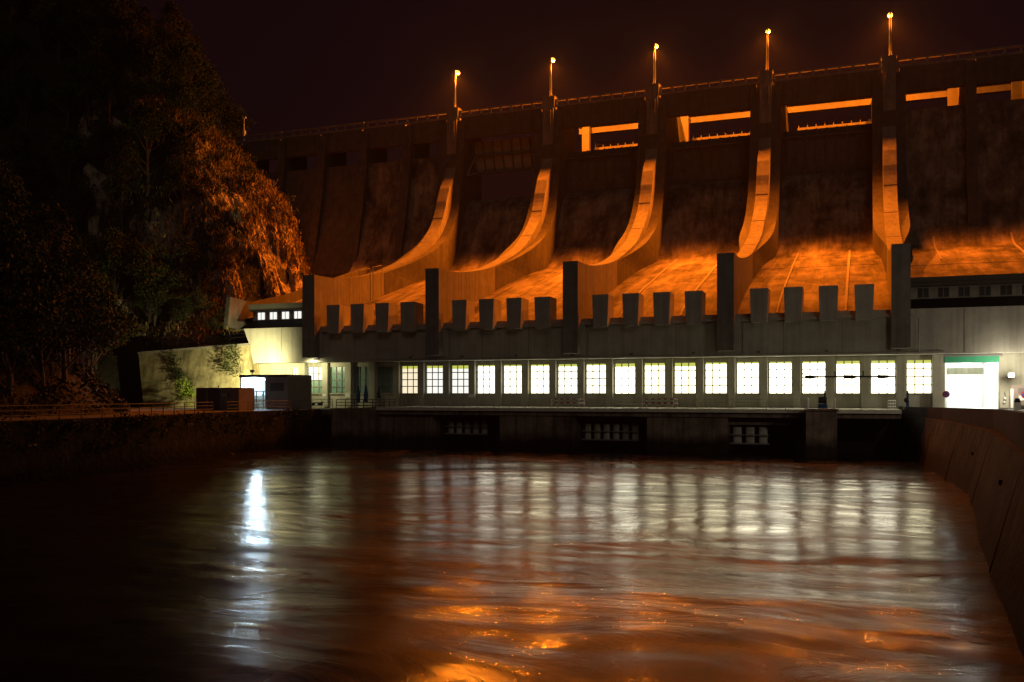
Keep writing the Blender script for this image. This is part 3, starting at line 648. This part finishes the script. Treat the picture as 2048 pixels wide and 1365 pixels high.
def rockp(u, v):
    y = 108.8+45*v; x = -83-.65*max(0, y-129)-38*u; z = hillz(x, y)
    if x > -84.5-.65*max(0, y-129): z = base(y)-.5
    w = min(1, u*14)
    p = Vector((x, y, z))
    q = noise.cell_vector(p*.28) if False else Vector((0,0,0))
    t1 = noise.ridged_multi_fractal(Vector((p.x*.14, p.y*.14, p.z*.05)), 1, 2.1, 6, 1, 2)-1.1; t2 = noise.fractal(p*.35, 1, 2, 4); t3 = abs(noise.noise(p*.18+Vector((9,3,1))))
    t4 = noise.cell(Vector((p.x*.3+t2, p.y*.3, p.z*.14))); dd = (t1*1.3+t2*.7+t3*1.4+t4*1.5-1.5)*w
    return p+Vector((.5,-.62,.35))*dd
for j in range(ny+1):
    for i in range(nx+1): vs.append(rockp(i/nx, j/ny))
for j in range(ny):
    for i in range(nx): a = j*(nx+1)+i; fs.append((a, a+1, a+nx+2, a+nx+1))
b.add(vs, fs); struct(b.build('rock_slope', M['rock']))

# ================================================================== trees and shrubs
def leafmesh(mb, c, r, n, s, rnd, mi=0):
    for _ in range(n):
        d = Vector((rnd.gauss(0,1), rnd.gauss(0,1), rnd.gauss(0,.8)))
        d = d.normalized()*r*(rnd.random()**.4); p = Vector(c)+d
        a = Vector((rnd.gauss(0,1),rnd.gauss(0,1),rnd.gauss(0,1))).normalized(); e = a.cross(Vector((rnd.gauss(0,1),rnd.gauss(0,1),rnd.gauss(0,1)))).normalized()
        l = s*rnd.uniform(.7,1.4); w = l*.5
        mb.add([p-a*l, p+e*w, p+a*l, p-e*w], [(0,1,2,3)], mi)
def tree_proto(seed, h, rad, lean, label, group):
    rnd = random.Random(seed); t = thing('tree', label, 'tree', group)
    tr = MB(); pts = [Vector((0,0,-1))]
    for k in range(1, 6): pts.append(Vector((lean*k/5*h*.12+rnd.uniform(-.25,.25), rnd.uniform(-.25,.25), h*.8*k/5)))
    for k in range(5): tr.tube(pts[k], pts[k+1], .26*(1-k*.17), .26*(1-(k+1)*.17), n=7)
    cr_ = MB()
    for k in range(26):
        f = rnd.uniform(.22, 1); o0 = pts[min(4, max(1, int(f*5)))]; ang = rnd.uniform(0, 6.283); rr = rad*math.sin(math.pi*min(.97, .18+f*.78))*rnd.uniform(.45, 1.05)
        e = Vector((o0.x+math.cos(ang)*rr, o0.y+math.sin(ang)*rr, h*(.2+.8*f)+rnd.uniform(-.5,.5)))
        tr.tube(o0, e, .07, .02, n=5)
        leafmesh(cr_, e, rad*rnd.uniform(.26,.42), 165, .17, rnd)
    tr.build('trunk', M['bark'], t); cr_.build('crown', M['leaf'] if seed % 2 else M['leafd'], t); return t
G = 'trees on the wooded hillside'
labs = ['dark leafy tree crowded among others on the wooded hillside', 'slim olive tree crowded among others on the wooded hillside', 'broad dark green tree crowded among others on the wooded hillside']
protos = [tree_proto(1, 11, 3.4, .5, labs[0], G), tree_proto(2, 14, 2.8, -.4, labs[1], G), tree_proto(3, 9.5, 4.0, .2, labs[2], G)]
rnd = random.Random(11); placed = []; used = set()
def place_tree(x, y, k, s, rz):
    z = hillz(x, y)-.3
    o = protos[k] if k not in used else copy_tree(protos[k])
    used.add(k); o.location = (x, y, z); o.rotation_euler = (0,0,rz); o.scale = (s,s,s*rnd.uniform(.9,1.15)); placed.append((x,y))
tries = 0
while len(placed) < 240 and tries < 20000:
    tries += 1
    y = rnd.uniform(46, 165); x = rnd.uniform(-1.24*y-4, -.80*y)
    foot = min(-66.5, -.93*y-5.5)
    if x > foot-1 and y < 108: continue
    if y >= 108 and x > -.80*y-3+rnd.uniform(-3, 2): continue
    if y >= 108 and x > -96: continue
    if min([9e9]+[(x-a)**2+(y-c)**2 for a, c in placed]) < 11: continue
    place_tree(x, y, rnd.randrange(3), rnd.uniform(.8, 1.25), rnd.uniform(0, 6.28))
for x, y, k in ((-117.5,147,0),(-121,151,1),(-119,142,2),(-123,146,1),(-116,152,0),(-125,155,1),(-128,150,0)): place_tree(x, y, k, rnd.uniform(.8,1.05), rnd.uniform(0,6.28))
# trees above the retaining wall
for x, y in ((-99,109.5),(-96,111),(-92.5,110),(-95,114),(-89.5,111),(-90,115),(-86.5,110.5)):
    place_tree(x, y, rnd.randrange(3), rnd.uniform(.5,.75), rnd.uniform(0,6.28))
# shrubs on the rock
def shrub_proto(seed, label, m):
    r_ = random.Random(seed); t = thing('shrub', label, 'shrub', 'shrubs growing on the orange lit rock'); b = MB(); s_ = MB()
    for k in range(6):
        e = Vector((r_.uniform(-.7,.7), r_.uniform(-.7,.7), r_.uniform(.5,1.5))); s_.tube((0,0,-.3), e, .04, .015, n=5); leafmesh(b, e, .5, 45, .11, r_)
    b.build('foliage', M[m], t); s_.build('stem', M['bark'], t); return t
sp = [shrub_proto(5, 'small leafy shrub rooted on the orange lit rock slope', 'leaf'), shrub_proto(6, 'dry olive shrub rooted on the orange lit rock slope', 'leafd')]
us = set()
for q in range(90):
    u = rnd.uniform(.0, .8); v = rnd.uniform(.05, .95)
    if q < 14: u = rnd.uniform(.03, .5); v = .45+.3*u+rnd.uniform(-.05,.1)
    p = rockp(u, v); k = rnd.randrange(2); o = sp[k] if k not in us else copy_tree(sp[k]); us.add(k)
    o.location = p-Vector((0,0,.2)); s_ = rnd.uniform(.6,1.6); o.scale = (s_,s_,s_); o.rotation_euler = (0,0,rnd.uniform(0,6.28))
# low growth covering the hillside
b = MB(); r_ = random.Random(21)
for k in range(900):
    y = r_.uniform(42, 150); x = r_.uniform(-1.22*y-6, -.80*y-1)
    if y < 108 and x > min(-66, -.93*y-3): continue
    if y >= 108 and x > -84: continue
    if y > 112 and x > -.8*y-2: continue
    leafmesh(b, (x, y, hillz(x, y)+.3), r_.uniform(.7,1.5), 22, .2, r_)
for k in range(420):
    y = r_.uniform(40, 92); x = min(-65.2, -.925*y-1.5)-r_.uniform(.2, 12); leafmesh(b, (x, y, hillz(x, y)+.45), r_.uniform(.6,1.2), 24, .2, r_)
tag(b.build('undergrowth', M['leafd']), 'low leafy undergrowth covering the wooded hillside', 'undergrowth', kind='stuff')
b = MB(); r_ = random.Random(33)
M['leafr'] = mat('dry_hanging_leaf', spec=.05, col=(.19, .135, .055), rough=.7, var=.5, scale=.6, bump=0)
for k in range(4200):
    u = r_.random()**1.2*.8; v = r_.uniform(.0, .9); p = rockp(u, v)
    if noise.noise(p*.14) < -.36: continue
    for q in range(9):
        c = p+Vector((r_.gauss(0,.5), r_.gauss(0,.5), r_.gauss(0,.5)))+Vector((.25,-.3,.2)); a = Vector((r_.gauss(0,.35), r_.gauss(0,.35), -1)).normalized()*r_.uniform(.25,.6); e = Vector((r_.gauss(0,1), r_.gauss(0,1), r_.gauss(0,.3))).normalized()*.1
        b.add([c-a, c+e, c+a, c-e], [(0,1,2,3)])
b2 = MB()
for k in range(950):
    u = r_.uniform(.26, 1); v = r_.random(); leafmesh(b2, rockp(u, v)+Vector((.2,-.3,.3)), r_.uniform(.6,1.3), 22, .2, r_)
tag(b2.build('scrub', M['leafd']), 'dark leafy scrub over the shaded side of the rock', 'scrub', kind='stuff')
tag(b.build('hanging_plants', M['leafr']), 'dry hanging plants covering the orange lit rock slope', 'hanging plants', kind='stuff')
b = MB()
for k in range(170):
    f = r_.random(); P = [(-51.5,28),(-53.5,45.5),(-55.3,61.5),(-60.5,79.5),(-61.5,97)]; i = min(3, int(f*4)); q = f*4-i
    x = lerp(P[i][0],P[i+1][0],q); y = lerp(P[i][1],P[i+1][1],q); leafmesh(b, (x+.1, y, 4.2-r_.random()**2*2.2), r_.uniform(.3,.7), 20, .14, r_)
tag(b.build('wall_plants', M['leafd']), 'straggling plants hanging over the top of the bank wall', 'plants', kind='stuff')
# creeper and bright bush on the retaining wall
b = MB(); r_ = random.Random(9)
for k in range(46):
    f = r_.random(); x = lerp(-91.6,-87.5,f)+r_.uniform(-1.1,1.1); z = lerp(12.2, 6.2, f**.8)+r_.uniform(-.6,.6); yy = lerp(104.2,106.2,(z-4)/8.5)-.25
    leafmesh(b, (x, yy, z), .55, 26, .12, r_)
tag(b.build('creeper', M['leaf']), 'green creeper trailing down the retaining wall', 'creeper')
b = MB()
for k in range(24): leafmesh(b, (-86.6+r_.uniform(-1.2,1.2), 103.0+r_.uniform(-.5,.4), r_.uniform(4.6,8.2)), .6, 34, .13, r_)
tag(b.build('bush', M['leafb']), 'bright yellow green bush lit beside the dark container', 'bush')
b = MB()
for k in range(26): leafmesh(b, (-81.2+r_.uniform(-1.6,1.6), 105.3+r_.uniform(-.4,.4), r_.uniform(9.0,12.6)), .7, 34, .12, r_)
tag(b.build('ivy', M['leaf']), 'dark green ivy over the retaining wall above the shed', 'ivy')

# ================================================================== river
b = MB(); vs = []; fs = []
rows = []; y = -60.
while y < 109.5: rows.append(y); y += .22+max(0, abs(y-8))*.0045 if y > 8 else 3.
xcols = [-75+.42*i for i in range(int(84/.42)+1)]
def wave(x, y):
    p = Vector((x*.16+y*.05, y*.30, .3)); q = noise.noise(Vector((x*.03, y*.03, 1.)))*9; w = noise.noise(Vector((x*.06+q*.1, y*.19+q*.3, .3)))*1.5+noise.noise(Vector((x*.38+q*.4, y*.6+q, 4.)))*.5+noise.noise(Vector((x*.7, y*1.8+q, 8.)))*.2
    a = .065*(.35+.65*sstep(-62,-28,x))*(.5+.5*sstep(108, 70, y))
    return w*a
for y in rows:
    for x in xcols: vs.append((x, y, wave(x, y) if y > 8 else 0))
n = len(xcols)
for j in range(len(rows)-1):
    for i in range(n-1): a = j*n+i; fs.append((a, a+1, a+n+1, a+n))
b.add(vs, fs)
wm = bpy.data.materials.new('river_water'); wm.use_nodes = True; n_ = wm.node_tree.nodes; l_ = wm.node_tree.links; p_ = n_['Principled BSDF']
g_ = n_.new('ShaderNodeNewGeometry')
wt = n_.new('ShaderNodeTexNoise'); wt.inputs['Scale'].default_value = .045; wt.inputs['Detail'].default_value = 3; l_.new(g_.outputs['Position'], wt.inputs['Vector'])
ws = n_.new('ShaderNodeVectorMath'); ws.operation = 'MULTIPLY_ADD'; ws.inputs[1].default_value = (16, 16, 0); l_.new(wt.outputs['Color'], ws.inputs[0]); l_.new(g_.outputs['Position'], ws.inputs[2])
def wnoise(sc, stretch, det, rough=.6, dist=0.):
    m_ = n_.new('ShaderNodeMapping'); m_.inputs['Scale'].default_value = stretch; l_.new(ws.outputs[0], m_.inputs[0])
    t_ = n_.new('ShaderNodeTexNoise'); t_.inputs['Scale'].default_value = sc; t_.inputs['Detail'].default_value = det; t_.inputs['Roughness'].default_value = rough; t_.inputs['Distortion'].default_value = dist
    l_.new(m_.outputs[0], t_.inputs['Vector']); return t_.outputs['Fac']
big = wnoise(.055, (1,1.5,1), 4, .6, 1.2)
fine = wnoise(.42, (.55,1.25,1), 9, .67, 1.6)
rr = n_.new('ShaderNodeMapRange'); rr.inputs[1].default_value = .38; rr.inputs[2].default_value = .62; rr.inputs[3].default_value = .22; rr.inputs[4].default_value = .36
l_.new(big, rr.inputs[0]); l_.new(rr.outputs[0], p_.inputs['Roughness'])
cr2 = n_.new('ShaderNodeValToRGB'); cr2.color_ramp.elements[0].position = .42; cr2.color_ramp.elements[0].color = (.004,.0035,.003,1); cr2.color_ramp.elements[1].position = .68; cr2.color_ramp.elements[1].color = (.022,.022,.021,1)
l_.new(cr2.outputs[0], p_.inputs['Base Color'])
p_.inputs['IOR'].default_value = 1.33
p_.inputs['Coat Roughness'].default_value = .035; p_.inputs['Specular IOR Level'].default_value = .07; p_.inputs['Coat IOR'].default_value = 1.65
cw = n_.new('ShaderNodeMapRange'); cw.inputs[1].default_value = .40; cw.inputs[2].default_value = .56; cw.inputs[3].default_value = 1.0; cw.inputs[4].default_value = .45
foam = wnoise(.11, (.7,1.5,1), 9, .68, 1.8)
cr_f = n_.new('ShaderNodeMapRange'); cr_f.inputs[1].default_value = .42; cr_f.inputs[2].default_value = .66; cr_f.inputs[3].default_value = .05; cr_f.inputs[4].default_value = .13
l_.new(fine, cr_f.inputs[0]); l_.new(cr_f.outputs[0], p_.inputs['Coat Roughness'])
l_.new(foam, cr2.inputs[0])
l_.new(foam, cw.inputs[0]); l_.new(cw.outputs[0], p_.inputs['Coat Weight'])
bp = n_.new('ShaderNodeBump'); bp.inputs['Strength'].default_value = .6; bp.inputs['Distance'].default_value = .046
l_.new(fine, bp.inputs['Height']); l_.new(bp.outputs[0], p_.inputs['Normal']); l_.new(bp.outputs[0], p_.inputs['Coat Normal'])
struct(b.build('river', wm, smooth=True))

# humid night air round the lamps
hm = bpy.data.materials.new('humid_air'); hm.use_nodes = True; hn_ = hm.node_tree.nodes; hn_.remove(hn_['Principled BSDF'])
pv = hn_.new('ShaderNodeVolumePrincipled'); pv.inputs['Color'].default_value = (.9,.9,.9,1); pv.inputs['Density'].default_value = .00006; pv.inputs['Anisotropy'].default_value = .2
hm.node_tree.links.new(pv.outputs[0], hn_['Material Output'].inputs['Volume'])
tag(MB().box(-290, 90, -75, 230, -12, 165).build('haze', hm), kind='stuff')
